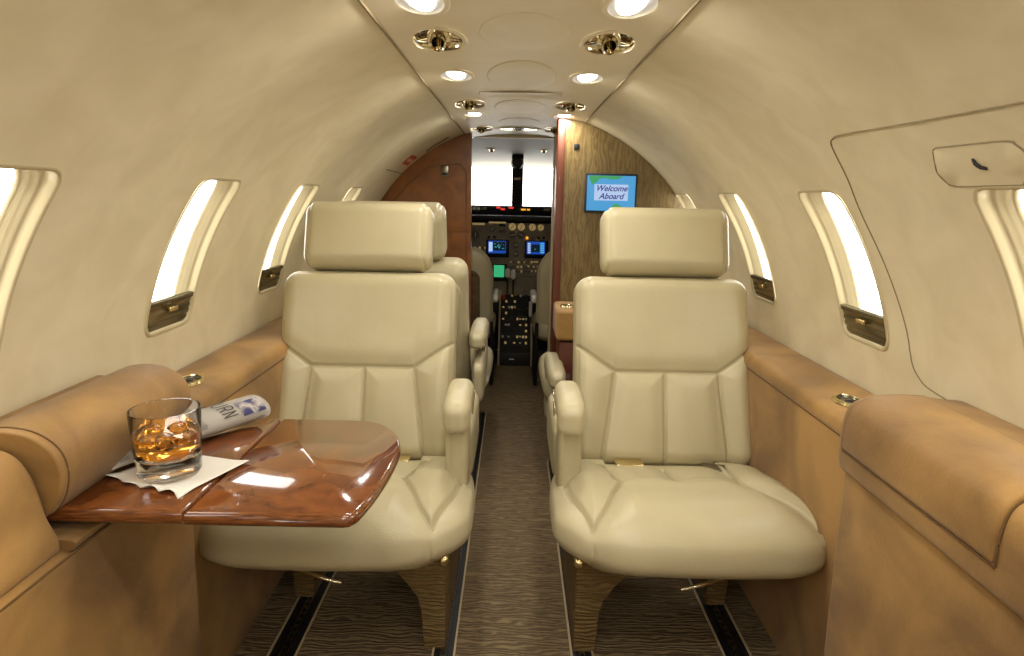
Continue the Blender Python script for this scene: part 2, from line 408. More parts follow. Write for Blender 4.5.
# ------------------------------------------------------------------ windows
wn = 0
wlabels = {}
def window(side, yc):
    global wn; wn += 1
    bm = bmesh.new(); rings = []
    # (outward, inset along the cabin, inset along the arc, corner radius)
    steps = [(-.003, -.006, -.006, .034), (-.004, -.001, -.001, .029), (-.001, .001, .001, .028), (.006, .003, .002, .028), (.0125, .005, .004, .029), (.0135, .009, .007, .031), (.020, .0105, .0085, .033), (.0215, .014, .011, .036), (.029, .016, .012, .038), (.0295, .018, .014, .040),
             (.034, .019, .015, .041)]
    for dr, iy, is_, r in steps:
        rings.append([bm.verts.new(cyl(side, SC+a, yc+b, dr)) for a, b in rr_ring(HS-is_, HY-iy, r, 16)])
    for A, B in zip(rings, rings[1:]):
        n = len(A)
        for i in range(n): bm.faces.new((A[i], A[(i+1) % n], B[(i+1) % n], B[i]))
    o = bm_obj('window_%d' % wn, bm, 'reveal'); struct(o)
    bm = bmesh.new()
    ring = rr_ring(HS-.014, HY-.018, .041, 16)
    for k, kk in ((0, 0),):
        rr = []
        for sc_ in (1, .66, .33): rr.append([bm.verts.new(cyl(side, SC+a*sc_, yc+b*sc_, .0325)) for a, b in ring])
        cv = bm.verts.new(cyl(side, SC, yc, .0325))
        for A, B in zip(rr, rr[1:]):
            n = len(A)
            for i in range(n): bm.faces.new((A[i], A[(i+1) % n], B[(i+1) % n], B[i]))
        n = len(rr[-1])
        for i in range(n): bm.faces.new((rr[-1][i], rr[-1][(i+1) % n], cv))
    bm_obj('window_pane', bm, 'pane', o)
    # pulled-down shade stack at the foot of the opening
    e = empty('window_shade', cyl(side, S0, yc, .012))
    sh = .068
    bm = bmesh.new(); rows = []
    nr = 14; hy = HY-.002; r = WR
    for i in range(nr+1):
        s = S0+.002+(sh-.002)*i/nr; d = s-S0; half = hy if d > r else hy-(r-math.sqrt(max(0, r*r-(r-d)**2)))
        groove = .0 if i < 2 or i > nr-3 else (.0016 if i % 3 == 0 else 0)
        if i > nr-3: groove = -.004
        rows.append([bm.verts.new(cyl(side, s, yc+half*(2*j/12-1), .002+groove)) for j in range(13)])
    back = [[bm.verts.new(cyl(side, S0+.002+(sh-.002)*i/nr, yc+(v.co.y-yc), .0085)) for v in rows[i]] for i in (0, nr)]
    for A, B in zip(rows, rows[1:]):
        for j in range(12): bm.faces.new((A[j], A[j+1], B[j+1], B[j]))
    for j in range(12): bm.faces.new((rows[-1][j], rows[-1][j+1], back[1][j+1], back[1][j]))
    p_ = bm_obj('shade_panel', bm, 'bronze'); 
    h = Vector(cyl(side, S0+sh*.66, yc, -.003)); nrm = Vector((side*math.cos((S0+sh*.66)/R), 0, math.sin((S0+sh*.66)/R)))
    rot = Matrix.Rotation(math.atan2(nrm.z, nrm.x) if side > 0 else math.pi+math.atan2(nrm.z, nrm.x), 3, 'Y').inverted()
    q_ = box('handle', h, (.012, .034, .011), 'gold', None, .003, rot, 3)
    bm = bmesh.new(); rim = []
    for j in range(13): rim.append((SC, 0))
    for x in (p_, q_): x.parent = e; x.matrix_parent_inverse = Matrix.Translation(-Vector(e.location))
    bm.free()
    return e
lw = {(-1, .81): 'at the far left edge of the picture', (-1, 1.396): 'beside the tumbler and the left console', (-1, 1.99): 'behind the left headrest', (-1, 2.57): 'in the farthest left window, mostly hidden by headrests',
      (1, .834): 'at the far right edge under the hatch', (1, 1.403): 'above the right cup holder', (1, 1.99): 'behind the right seat, third window from the right edge', (1, 2.535): 'in the farthest right window by the bulkhead'}
for side in (-1, 1):
    for yc in WIN[side]:
        if yc < .5: 
            e = window(side, yc); tag(e, 'bronze window shade on the %s wall behind the camera' % ('left' if side < 0 else 'right'), 'window shade', 'retracted window shades')
        else:
            e = window(side, yc); tag(e, 'bronze window shade with gold latch, %s' % lw[(side, yc)], 'window shade', 'retracted window shades')

# emergency exit outline and service hatch on the right wall
def wall_line(name, pts, rad, m, parent, side=1, dr=-.0005):
    sp = smooth_poly(pts, 5)
    return tube(name, [cyl(side, s_of_z(float(p[1])), float(p[0]), dr) for p in sp], rad, m, parent, 6)
ex = tag(wall_line('exit_panel_seam', [(.40, 1.173), (.9, 1.173), (1.13, 1.175), (1.185, 1.172), (1.213, 1.158), (1.238, 1.11), (1.266, 1.036), (1.256, .925), (1.238, .824), (1.230, .758), (1.201, .729), (1.165, .720), (1.12, .716), (1.05, .714)], .0013, 'seam', None), 'thin curved seam outlining the emergency exit panel on the right wall', 'panel seam')
hp = [(q_[0]+.018, q_[1]+(.002 if q_[1] > 1.1 else .017)) for q_ in [(.925, 1.137), (.80, 1.136), (.783, 1.130), (.776, 1.115), (.79, 1.085), (.81, 1.071), (.93, 1.071), (.95, 1.075), (.958, 1.09), (.948, 1.12), (.935, 1.134)]]
bm = bmesh.new(); cy_ = .884; cz_ = 1.114; rings = []
for k, d in ((1.0, .001), (1.0, -.0006), (.985, -.0014), (.5, -.0014)):
    rings.append([bm.verts.new(cyl(1, s_of_z(cz_+(z-cz_)*k), cy_+(y-cy_)*k, d)) for y, z in hp])
for A, B in zip(rings, rings[1:]):
    for i in range(len(A)): bm.faces.new((A[i], A[(i+1) % len(A)], B[(i+1) % len(A)], B[i]))
bm.faces.new(rings[-1])
eh = empty('access_hatch', cyl(1, s_of_z(1.105), .866)); tag(eh, 'small cream access hatch with dark finger latch high on the right wall', 'access hatch')
h1 = bm_obj('hatch_panel', bm, 'wall', None, True, 40)
h2 = wall_line('gap', hp+[hp[0]], .0014, 'seam', None)
h3 = tube('latch', [cyl(1, s_of_z(1.122), 0.886, -.001), cyl(1, s_of_z(1.117), 0.883, -.004), cyl(1, s_of_z(1.112), 0.877, -.004), cyl(1, s_of_z(1.109), 0.871, -.001)], .0024, 'black', None, 8)
for x in (h1, h2, h3): x.parent = eh; x.matrix_parent_inverse = Matrix.Translation(-Vector(eh.location))
# left wall: placard, slot, panel line near the bulkhead
wl = bpy.data.objects['wall_left']
def wall_quad(name, side, y0, y1, z0, z1, m, dr=-.0025, parent=None, slant=0):
    bm = bmesh.new(); n = 6; r1 = []; 
    for d in (dr, .001):
        r1.append([[bm.verts.new(cyl(side, s_of_z(z0+(z1-z0)*j/2), y0+(y1-y0)*i/n+slant*j/2, d)) for j in range(3)] for i in range(n+1)])
    f = r1[0]
    for i in range(n):
        for j in range(2): bm.faces.new((f[i][j], f[i+1][j], f[i+1][j+1], f[i][j+1]))
    b = r1[1]
    edge = [(i, 0) for i in range(n+1)]+[(n, 1), (n, 2)]+[(i, 2) for i in range(n-1, -1, -1)]+[(0, 1)]
    for (a, c) in zip(edge, edge[1:]+edge[:1]): bm.faces.new((f[a[0]][a[1]], f[c[0]][c[1]], b[c[0]][c[1]], b[a[0]][a[1]]))
    return bm_obj(name, bm, m, parent, True, 40)
pl = empty('exit_placard', cyl(-1, s_of_z(1.215), 3.06)); tag(pl, 'small red placard on the left wall above the front bulkhead panel', 'placard')
a1 = wall_quad('plate', -1, 2.98, 3.13, 1.197, 1.235, 'red'); a2 = wall_quad('print', -1, 3.0, 3.11, 1.21, 1.222, 'placw', -.0032)
for x in (a1, a2): x.parent = pl; x.matrix_parent_inverse = Matrix.Translation(-Vector(pl.location))
tag(wall_quad('air_slot', -1, 3.140, 3.153, 1.263, 1.324, 'suede_d', -.003, None, -.06), 'thin dark slot in the upper left wall before the burl bulkhead', 'air slot')
wall_line('panel_seam', [(2.80, 1.163), (3.0, 1.162), (3.2, 1.16)], .002, 'seam', wl, -1)

# ------------------------------------------------------------------ floor
bm = bmesh.new(); add_box(bm, (CX, 1.68, -.02), (1.60, 6.0, .04)); floor = struct(bm_obj('floor', bm, 'carpet', None, False))
# rear bulkhead behind the camera
pts = [(CX+R*.995*math.cos(a), CZ+R*.995*math.sin(a)) for a in np.linspace(math.radians(-50), math.radians(230), 60)]
struct(prism('wall_back', pts, 'Y', YB-.03, YB, 'wall', None, 0))
# seat tracks
def track(X, y0, y1, w_, label):
    e = empty('seat_track', (X, y0, 0)); tag(e, label, 'seat track', 'floor seat tracks'); L = y1-y0
    box('channel', (0, L/2, .0015), (w_, L, .003), 'black', e, .0005)
    bm = bmesh.new(); n = int(L/.025)
    add_box(bm, (-.006, L/2, .004), (.003, L, .004)); add_box(bm, (.006, L/2, .004), (.003, L, .004))
    for i in range(n): add_box(bm, (0, .0125+i*.025, .0038), (.012, .010, .003))
    bm_obj('rail', bm, 'steel', e, False)
    for s in (-1, 1): box('edge_trim', (s*(w_/2+.003), L/2, .003), (.005, L, .006), 'trackcream', e, .001)
    return e
track(-.521, .7, 3.1, .058, 'black channel with steel rail in the carpet beside the left console')
track(-.146, .7, 3.1, .044, 'black channel with steel rail along the left side of the aisle')
track(.181, .7, 2.5, .044, 'black channel with steel rail along the right side of the aisle')
track(.551, .7, 2.5, .058, 'black channel with steel rail in the carpet beside the right console')

# ================================================================== seats
def make_seat(mir):
    """built for the right-hand side (armrest at -x), facing -y; origin at floor under the cushion (Y 1.45)"""
    e = empty('swivel_armchair'); s = -1 if mir else 1
    # ---- cushion
    h = (.316, .262, .070); V, N, Fc = rbox_arrays(h, (.15, .125, .064), (230, 190, 30))
    seams = [smooth_poly(p) for p in (
        [(-.182, .16), (-.160, .088), (-.147, .003), (-.179, -.091), (-.207, -.163), (-.237, -.213)],
        [(-.283, .10), (-.272, -.066), (-.254, -.15), (-.237, -.213)],
        [(.156, .16), (.144, .067), (.140, -.001), (.172, -.068), (.205, -.137), (.235, -.205)],
        [(.262, .10), (.266, -.055), (.262, -.134), (.235, -.205)])]
    front = [[(-.237, -.213), (-.238, -.30)], [(.235, -.205), (.238, -.30)]]
    soft = [[(-.137, -.002), (0, .004), (.134, -.001)]]; mid = [[(-.006, .17), (-.006, .01)]]
    V0 = V.copy()
    x, y, z = V[:, 0].copy(), V[:, 1].copy(), V[:, 2].copy()
    # plan: widest at the front third, narrower toward the back, gently bowed nose
    wd = 1-.07*np.clip((y+.02)/.26, 0, 1)**1.5-.10*np.clip((-y-.12)/.14, 0, 1)**1.6; wd = wd-np.where(x > 0, .13*np.clip((y+.17)/.16, 0, 1), 0); V[:, 0] = x*wd
    V[:, 1] = y-.018*(1-(x/.31)**2)*np.clip(-y/.26, 0, 1)
    # lower edge tucks in
    tuck = np.clip(-z/.062, 0, 1); V[:, 0] *= 1-.05*tuck; V[:, 1] += np.where(y < 0, .03, 0)*tuck**1.5
    P = V[:, :2]; topm = np.clip((N[:, 2]-.1)/.5, 0, 1)
    sd = seg_dist(P, seams+mid); sf = seg_dist(P, soft); fs_ = seg_dist(P, front)
    inside = (np.abs(x) < .17) & (y > -.01)
    bol = np.clip((np.abs(V[:, 0])-.14)/.10, 0, 1)
    lift = .012*bol*np.clip((y+.22)/.12, 0, 1)*np.clip((.30-np.abs(V[:, 0]))/.05, 0, 1)
    lift += .012*(1-np.exp(-(sd/.03)**2)) - .012*np.exp(-(sd/.0042)**2)-.006*np.exp(-(sf/.018)**2)-.012*np.where(inside, 1, 0)*(1-np.exp(-(sf/.02)**2))
    lift += .010*np.exp(-((y+.14)/.07)**2)*np.clip((.2-np.abs(x))/.05, 0, 1)
    V[:, 2] += lift*topm
    fm = (N[:, 1] < -.3) | ((N[:, 2] < .3) & (y < -.1))
    V[:, 1] += np.where(fm, .004*np.exp(-((np.abs(V[:, 0])-.237)/.004)**2), 0)*(1-topm)
    V[:, 0] -= .010; V[:, 2] += .334-.03*(y+.02)-.032*np.clip((y-.0)/.2, 0, 1)  # slopes down to the back
    cu = skin_obj('seat_cushion', V, Fc, 'leather', e, mir)
    # ---- shell below cushion
    V, N, Fc = rbox_arrays((.255, .21, .03), (.09, .09, .016), (30, 30, 6)); V += (-.01, .02, .289)
    skin_obj('seat_base', V, Fc, 'leather', e, mir)
    # ---- backrest (upright then reclined)
    th = math.atan(.333); ca, sa = math.cos(th), math.sin(th)
    def recline(V):
        # local (x, depth, up) with origin at hinge (y .205, z .345)
        y2 = V[:, 1]*ca+V[:, 2]*sa; z2 = -V[:, 1]*sa+V[:, 2]*ca
        return np.stack([V[:, 0], y2+.205, z2+.345], 1)
    HB = .537
    V, N, Fc = rbox_arrays((.247, .062, HB/2), (.05, .055, .05), (150, 20, 160))
    V[:, 2] += HB/2; up_ = V[:, 2]; x = V[:, 0].copy()
    V[:, 0] *= 1+.02*np.clip((.25-up_)/.25, 0, 1)
    def bz(z): return (z-.345)/ca     # world height to distance along the back
    sm = [[(-.235-.02, bz(.668)), (-.137, bz(.594)), (.148, bz(.594)), (.235+.02, bz(.668))],
          [(-.137, bz(.594)), (-.175, 0)], [(.148, bz(.594)), (.175, 0)], [(0, bz(.594)), (0, 0)]]
    P = V[:, [0, 2]]; fm = np.clip((-N[:, 1]-.1)/.5, 0, 1); sd = seg_dist(P, sm)
    upper = P[:, 1] > bz(.594)
    puff = .011*(1-np.exp(-(sd/.028)**2))-.010*np.exp(-(sd/.0042)**2)
    side_b = .014*np.clip((np.abs(x)-.14)/.08, 0, 1)*np.clip((.42-P[:, 1])/.15, 0, 1)
    V[:, 1] -= (puff+side_b)*fm
    # piping seam running round the edge
    pip = np.exp(-((np.abs(N[:, 1]+.55))/.06)**2)*.0025; V -= N*pip[:, None]
    V[:, 1] += .062
    skin_obj('backrest', recline(V), Fc, 'leather', e, mir)
    # rear shell
    V, N, Fc = rbox_arrays((.225, .02, .23), (.05, .018, .05), (24, 6, 24)); V += (0, .13, .26)
    rs = skin_obj('back_shell', recline(V), Fc, 'leather', e, mir)
    # ---- headrest
    V, N, Fc = rbox_arrays((.184, .058, .1), (.035, .05, .042), (60, 24, 40))
    V[:, 2] += .64; V[:, 0] += .012; V[:, 1] += .050-.012*np.exp(-((V[:, 0])/.2)**2)*0
    pip = np.exp(-((np.abs(np.abs(N[:, 0])-.6))/.09)**2)*.005; V -= N*pip[:, None]
    hd = np.clip(-N[:, 1], 0, 1)*.006*(1-(V[:, 0]/.18)**2); V[:, 1] -= hd
    hr = skin_obj('headrest', recline(V), Fc, 'leather', e, mir)
    bm = bmesh.new()
    for sx in (-.07, .07): add_tube(bm, [recline(np.array([[sx, .06, .50]]))[0], recline(np.array([[sx, .055, .56]]))[0]], .006)
    bm_obj('headrest_post', bm, 'chrome', e)
    # ---- armrest on the aisle side
    V, N, Fc = rbox_arrays((.033, .105, .042), (.024, .04, .028), (16, 40, 16))
    fr_ = np.clip((-V[:, 1]-.02)/.08, 0, 1); lowm = np.clip(-V[:, 2]/.045, 0, 1)
    V[:, 2] += .018*(1-fr_)*lowm; V[:, 2] -= .012*fr_
    V += (-.280, .075, .562)
    skin_obj('armrest', V, Fc, 'leather', e, mir)
    V, N, Fc = rbox_arrays((.028, .06, .115), (.014, .02, .02), (10, 16, 20)); V += (-.278, .075, .44)
    gm = np.exp(-((V[:, 0]+.268)/.003)**2)*np.clip(-N[:, 1], 0, 1)*.003; V[:, 1] += gm
    skin_obj('armrest_support', V, Fc, 'leather', e, mir)
    V, N, Fc = rbox_arrays((.022, .17, .075), (.016, .04, .03), (10, 30, 16)); V += (-.288, .33, .395)
    sp = skin_obj('side_panel', V, Fc, 'leather', e, mir)
    bm = bmesh.new(); add_tube(bm, [(s*-.298, .27, .46), (s*-.300, .32, .51), (s*-.300, .33, .525)], .005); bm_obj('recline_lever', bm, 'chrome', e)
    # ---- pedestal legs wrapped in carpet
    g = [(-.263, 0), (-.211, 0), (-.206, .10), (-.198, .135), (-.175, .17), (-.135, .215), (-.075, .262), (-.263, .285)]
    g = [(s*a, b) for a, b in g]
    prism('leg', g, 'Y', -.085, .36, 'carpet_v', e, .004)
    g = [(.100, .262), (.105, 0.006), (.157, .006), (.166, .262)]; g = [(s*a, b) for a, b in g]
    prism('leg', g, 'Y', .10, .36, 'carpet_v', e, .004)
    # ---- small fittings
    bm = bmesh.new(); add_tube(bm, [(s*.045, -.13, .275), (s*.035, -.195, .268), (s*-.06, -.222, .260)], .0045); bm_obj('release_handle', bm, 'chrome', e)
    rk = Matrix.Rotation(math.radians(90), 4, 'X') @ Matrix.Rotation(math.radians(s*-38), 4, 'Y')
    lathe('adjuster_knob', [(0, .012), (.005, .012), (.007, .008), (.011, .006), (.013, 0), (.012, -.008)], (s*-.272, -.200, .306), 'gold', e, 20, rk)
    # belt buckle and tongue lying at the back of the cushion
    def small(name, c, sz, m, rz=0, bev=.004, par=None):
        r_ = Matrix.Rotation(math.radians(s*rz), 3, 'Z'); return box(name, (s*c[0], c[1], c[2]), sz, m, par or e, bev, r_, 3)
    b1 = small('belt_buckle', (-.105, .182, .366), (.075, .046, .016), 'gold', 3); small('strap', (-.105, .178, .355), (.068, .04, .012), 'black', 3, .003, b1)
    b2 = small('belt_tongue', (.118, .165, .368), (.060, .042, .008), 'steel', -14, .003); small('strap', (.150, .19, .362), (.05, .04, .008), 'dkgrey', -14, .002, b2)
    return e
SX = .418; SC_X = .006
# the outer leg meets its own rail: rail x .551 vs seat .418
seatR = make_seat(False); seatL = make_seat(True)
def fixlegs(): pass
seatR.location = (SC_X+SX, 1.45, 0); seatL.location = (SC_X-SX+.006, 1.45, 0)
tag(seatR, 'cream leather swivel seat facing the camera on the right of the aisle', 'aircraft seat', 'cream leather cabin seats')
tag(seatL, 'cream leather swivel seat facing the camera on the left, behind the wood table', 'aircraft seat', 'cream leather cabin seats')
YM = 2.10
b1 = copy_tree(seatR); b1.location = (SC_X-SX+.004, 2*YM-1.45, 0); b1.rotation_euler = (0, 0, math.pi)
tag(b1, 'cream leather seat turned away, headrest peeking out behind the left front-row seat', 'aircraft seat', 'cream leather cabin seats')
for ch in [x for x in bpy.data.objects if x.parent == b1 and x.name.startswith('armrest') and 'support' not in x.name]: ch.scale.y = 1.9; ch.location.y = .10; ch.location.z = -.03
b2 = empty('swivel_armchair')
for ch in [x for x in bpy.data.objects if x.parent == seatL]:
    if ch.name.split('.')[0] in ('seat_cushion', 'seat_base', 'armrest', 'armrest_support', 'leg'): copy_tree(ch, b2)
for ch in [x for x in bpy.data.objects if x.parent == b2 and x.name.startswith('armrest') and 'support' not in x.name]: ch.scale.y = 1.9; ch.location.y = .10; ch.location.z = -.14
for ch in [x for x in bpy.data.objects if x.parent == b2 and 'armrest_support' in x.name]: ch.location.z = -.14
b2.location = (SC_X+SX+.02, 2*YM-1.45-.12, 0); b2.rotation_euler = (0, 0, math.pi)
tag(b2, 'cream leather seat with folded back, only its armrest showing behind the right seat', 'aircraft seat', 'cream leather cabin seats')

# ================================================================== side ledges and consoles
def sweep(name, prof, ys, side, m, parent=None, cap=True, ends=(0, 0)):
    """prof: list of (xi, z) open profile; ys stations; the ends are rounded inward by `ends`"""
    st = []
    cxm = max(p[0] for p in prof); czm = sum(p[1] for p in prof)/len(prof)
    def inset(d):
        n = len(prof); out = []
        for i, (a, b) in enumerate(prof):
            p0 = prof[max(i-1, 0)]; p1 = prof[min(i+1, n-1)]; tx, tz = p1[0]-p0[0], p1[1]-p0[1]; L = math.hypot(tx, tz) or 1
            out.append((a+tz/L*d, b-tx/L*d))
        return out
    y0, y1 = ys; stations = []
    if ends[0]:
        for k in range(5): a = k/4*math.pi/2; stations.append((y0+ends[0]*(1-math.sin(a)), ends[0]*(1-math.cos(a))))
        stations = [(y0+ends[0]*(1-math.cos(k/4*math.pi/2)), ends[0]*(1-math.sin(k/4*math.pi/2))) for k in range(5)]
    else: stations = [(y0, 0)]
    if ends[1]: stations += [(y1-ends[1]*(1-math.cos(k/4*math.pi/2)), ends[1]*(1-math.sin(k/4*math.pi/2))) for k in range(4, -1, -1)]
    else: stations += [(y1, 0)]
    full = []
    for a, b in zip(stations, stations[1:]):
        full.append(a)
        if b[0]-a[0] > .15:
            k = int((b[0]-a[0])/.08)
            for i in range(1, k): full.append((a[0]+(b[0]-a[0])*i/k, a[1]+(b[1]-a[1])*i/k))
    full.append(stations[-1])
    bm = bmesh.new(); rows = []
    for y, d in full:
        pr = inset(d) if d else prof
        rows.append([bm.verts.new((CX+side*a, y, b)) for a, b in pr])
    for A, B in zip(rows, rows[1:]):
        for i in range(len(A)-1): bm.faces.new((A[i], A[i+1], B[i+1], B[i]))
    if cap:
        for rw in (rows[0], rows[-1]):
            bm.faces.new(rw)
    return bm_obj(name, bm, m, parent, True, 50)
def arcprof(pts, k=5):
    return [(float(p[0]), float(p[1])) for p in smooth_poly(pts, k)]
def closed(prof, zback=None):
    """close an open profile against the wall"""
    return prof
wallx = .775
for side, sn, y1 in ((-1, 'left', 3.18), (1, 'right', 2.36)):
    e = empty('side_ledge', (CX+side*.7, 1.1, 0)); tag(e, 'long tan suede side ledge running forward along the %s wall below the windows' % sn, 'side ledge')
    lo = [(.645, -.0), (.640, .30), (.636, .612)]
    band = arcprof([(.634, .616), (.630, .628), (.634, .645), (.650, .655), (.69, .657), (wallx, .656), (wallx+.004, .60)])
    inv = Matrix.Translation(-Vector(e.location))
    for nm_, pr in (('lower_panel', lo+[(wallx-.12, .612)]), ('padded_top', [(.66, .60)]+band)):
        o = sweep(nm_, pr, (1.05, y1), side, 'suede'); o.parent = e; o.matrix_parent_inverse = inv
    o = tube('seam', [(CX+side*.6355, 1.05, .614), (CX+side*.6355, y1, .614)], .0018, 'suede_d'); o.parent = e; o.matrix_parent_inverse = inv
def cup_holder(loc, label, rx=.024, ry=.036):
    e = empty('cup_holder', loc); tag(e, label, 'cup holder', 'recessed cup holders')
    sc_ = Matrix.Diagonal((1, ry/rx, 1, 1))
    lathe('rim', [(rx-.004, .004), (rx, .008), (rx+.004, .007), (rx+.006, .001)], (0, 0, 0), 'gold', e, 36, sc_)
    lathe('cup', [(rx-.003, .006), (rx-.005, .003), (rx-.012, .0018), (0, .0015)], (0, 0, 0), 'black', e, 36, sc_)
    lathe('liner', [(rx-.002, .0065), (rx-.006, .002), (rx-.016, .0022)], (0, 0, .0003), 'bronze', e, 36, sc_)
cup_holder((.700, 1.29, .657), 'oval gold-rimmed cup holder in the right ledge beside the console')
cup_holder((-.690, 1.34, .657), 'oval gold-rimmed cup holder in the left ledge beside the console flap')

def console(side, sn):
    e = empty('side_console', (CX+side*.65, .6, 0))
    inv = Matrix.Translation(-Vector(e.location)); Y0, Y1 = -.25, (1.10 if side > 0 else 1.13)
    def put(o, par=None): 
        o.parent = par or e; o.matrix_parent_inverse = inv; return o
    ks = 0 if side > 0 else .014
    zs = .020 if side > 0 else 0
    low = [(.594+ks, 0), (.589+ks, .30), (.585+ks, .574+zs), (.600+ks, .580+zs), (.755, .580+zs)]
    bandp = arcprof([(.610, .594), (.580, .598), (.5705, .612), (.568, .65), (.569, .685), (.577, .715), (.598, .730), (.63, .737), (.68, .738), (.772, .728)])+[(.775, .60)]
    put(sweep('lower_panel', low, (Y0, Y1-.006), side, 'suede', ends=(0, .012)))
    if side > 0:
        put(sweep('padded_top', bandp, (Y0, Y1), side, 'suede', ends=(0, .022)))
        lidp = arcprof([(.5695, .640), (.5635, .646), (.5625, .66), (.5635, .685), (.5725, .718), (.597, .7355), (.63, .7425), (.678, .7430)])+[(.692, .742), (.695, .736)]
        put(sweep('lid', lidp, (.705, 1.068), side, 'suede', ends=(.006, .006)))
        bm = bmesh.new()
        for yy in (.703, 1.070): add_tube(bm, [(CX+side*(a+.004), yy, b-.003) for a, b in lidp[1:-1]], .0014, 6)
        for (a, b) in ((.567, .6395), (.697, .7385)): add_tube(bm, [(CX+side*a, .703, b), (CX+side*a, 1.070, b)], .0014, 6)
        put(bm_obj('seam', bm, 'suede_d'))
    else:
        nearp = arcprof([(.622, .578), (.612, .584), (.612, .600), (.624, .630), (.630, .662), (.640, .695), (.660, .720), (.70, .731), (.772, .730)])+[(.775, .60)]
        put(sweep('padded_top', nearp, (Y0, .80), side, 'suede', ends=(0, .012)))
        # low sill under the folding table and the strip next to the wall
        sill = arcprof([(.615, .578), (.600, .580), (.596, .586), (.602, .594), (.66, .595)])+[(.69, .595), (.692, .56)]
        put(sweep('table_sill', sill, (.80, Y1), side, 'suede', ends=(0, .01)))
        back = [(.695, .58), (.694, .69), (.700, .715), (.715, .722), (.772, .724), (.775, .60)]
        put(sweep('wall_strip', back, (.80, Y1+.03), side, 'suede', ends=(0, .012)))
        # open flap draped over the table
        fl = arcprof([(.645, .6225), (.632, .626), (.614, .650), (.606, .685), (.614, .716), (.640, .738), (.675, .746), (.71, .743), (.735, .734)])
        inner = [(.735, .714), (.71, .714), (.684, .712), (.664, .702), (.650, .685), (.648, .655), (.650, .640), (.655, .6295)]
        put(sweep('table_flap', fl+inner, (.804, 1.160), side, 'suede', ends=(.004, .004)))
        bm = bmesh.new(); add_tube(bm, [(CX+side*(a-.0005), .818, b+.0005) for a, b in fl[1:]], .0013, 6); put(bm_obj('stitching', bm, 'suede_d'))
    sl = (CX+side*(.584 if side > 0 else .599), Y0, .5775+(.020 if side > 0 else 0)); put(tube('panel_seam', [sl, (sl[0], Y1-.015, sl[2])], .0014, 'suede_d'))
    return e
tag(console(-1, 'left'), 'tan suede console at the lower left with its flap open over the table', 'side console')
tag(console(1, 'right'), 'tan suede console at the lower right with closed padded lid', 'side console')
# tan box ledge with cup holder before the right bulkhead
cb = empty('galley_cabinet', (.4, 2.49, 0)); tag(cb, 'wooden cabinet with tan suede top box against the right bulkhead', 'cabinet')
box('cabinet_body', (.07, 0, .265), (.58, .22, .53), 'redwood', cb, .004)
box('suede_top', (.065, -.01, .595), (.60, .235, .115), 'suede', cb, .014, None, 4)
cup_holder((.208, 2.45, .653), 'small gold cup holder on the tan box beside the right bulkhead', .02, .022)

# ================================================================== table, glass, napkin, newspaper
tb = empty('folding_table', (-.45, 1.01, .6)); tag(tb, 'glossy mahogany burl folding table pulled out over the left seat', 'table')
ZT0, ZT1 = .6065, .6275
def leaf(name, poly):
    bm = bmesh.new(); c = Vector((sum(p[0] for p in poly)/len(poly), sum(p[1] for p in poly)/len(poly)))
    def ringf(d, z):
        out = []; n = len(poly)
        for i in range(n):
            p0, p, p1 = Vector(poly[i-1]), Vector(poly[i]), Vector(poly[(i+1) % n])
            t0 = (p-p0).normalized(); t1 = (p1-p).normalized(); nn = (Vector((t0.y, -t0.x))+Vector((t1.y, -t1.x)))
            nn = nn/(max(nn.length_squared, .5))*2 if nn.length_squared > 0 else nn
            q = p-nn*d; out.append(bm.verts.new((q.x+.45, q.y-1.01, z-.6)))
        return out
    rs = [ringf(.006, ZT0), ringf(.001, ZT0+.004), ringf(0, ZT0+.008), ringf(0, ZT0+.012), ringf(.002, ZT0+.0175), ringf(.006, ZT1)]
    for A, B in zip(rs, rs[1:]):
        n = len(A)
        for i in range(n): bm.faces.new((A[i], A[(i+1) % n], B[(i+1) % n], B[i]))
    bm.faces.new(rs[0][::-1]); bm.faces.new(rs[-1]); o = bm_obj(name, bm, 'burl_edge', tb, True, 50)
    o.data.materials.append(MT['burl'])
    for f in o.data.polygons:
        if len(f.vertices) > 8 or (abs(f.normal.z) > .99 and len(f.vertices) == 4 and f.area > .01): f.material_index = 1
    return o
xs = -.447
leaf('table_leaf', [(-.672, .822), (xs-.001, .822), (xs-.001, 1.21), (-.672, 1.21)])
endc = [(-.228, .820)] + [(float(a), float(b)) for a, b in smooth_poly([(-.217, .8225), (-.208, .84), (-.197, .90), (-.191, .97), (-.189, 1.04), (-.192, 1.085), (-.203, 1.128), (-.222, 1.165), (-.245, 1.19), (-.268, 1.203), (-.30, 1.209)], 4)]
leaf('table_leaf', [(xs+.001, .820)]+endc+[(xs+.001, 1.21)])
# napkin
nap = [(-.616, .923), (-.472, .863), (-.423, .993), (-.566, 1.03)]
n = 24; bm = bmesh.new(); rows = []
for i in range(n+1):
    row = []
    for j in range(n+1):
        u, v = i/n, j/n; a = Vector(nap[0]).lerp(Vector(nap[1]), u); b = Vector(nap[3]).lerp(Vector(nap[2]), u); p = a.lerp(b, v)
        edge = max(0, 1-v*5); wob = .005*math.sin(u*26)*edge
        dc = math.hypot(p.x+.53, p.y-.94); zz = .6288+(.0035+.003*math.sin(u*24)+.002*math.sin(u*9+1))*edge*(1 if dc > .045 else 0)+(.003*max(0, u-.8)*5)*(1-edge)
        row.append(bm.verts.new((p.x, p.y-wob, zz)))
    rows.append(row)
for i in range(n):
    for j in range(n): bm.faces.new((rows[i][j], rows[i+1][j], rows[i+1][j+1], rows[i][j+1]))
low_ = [[bm.verts.new(v.co-Vector((0, 0, .0007))) for v in row] for row in rows]
for i in range(n):
    for j in range(n): bm.faces.new((low_[i][j], low_[i][j+1], low_[i+1][j+1], low_[i+1][j]))
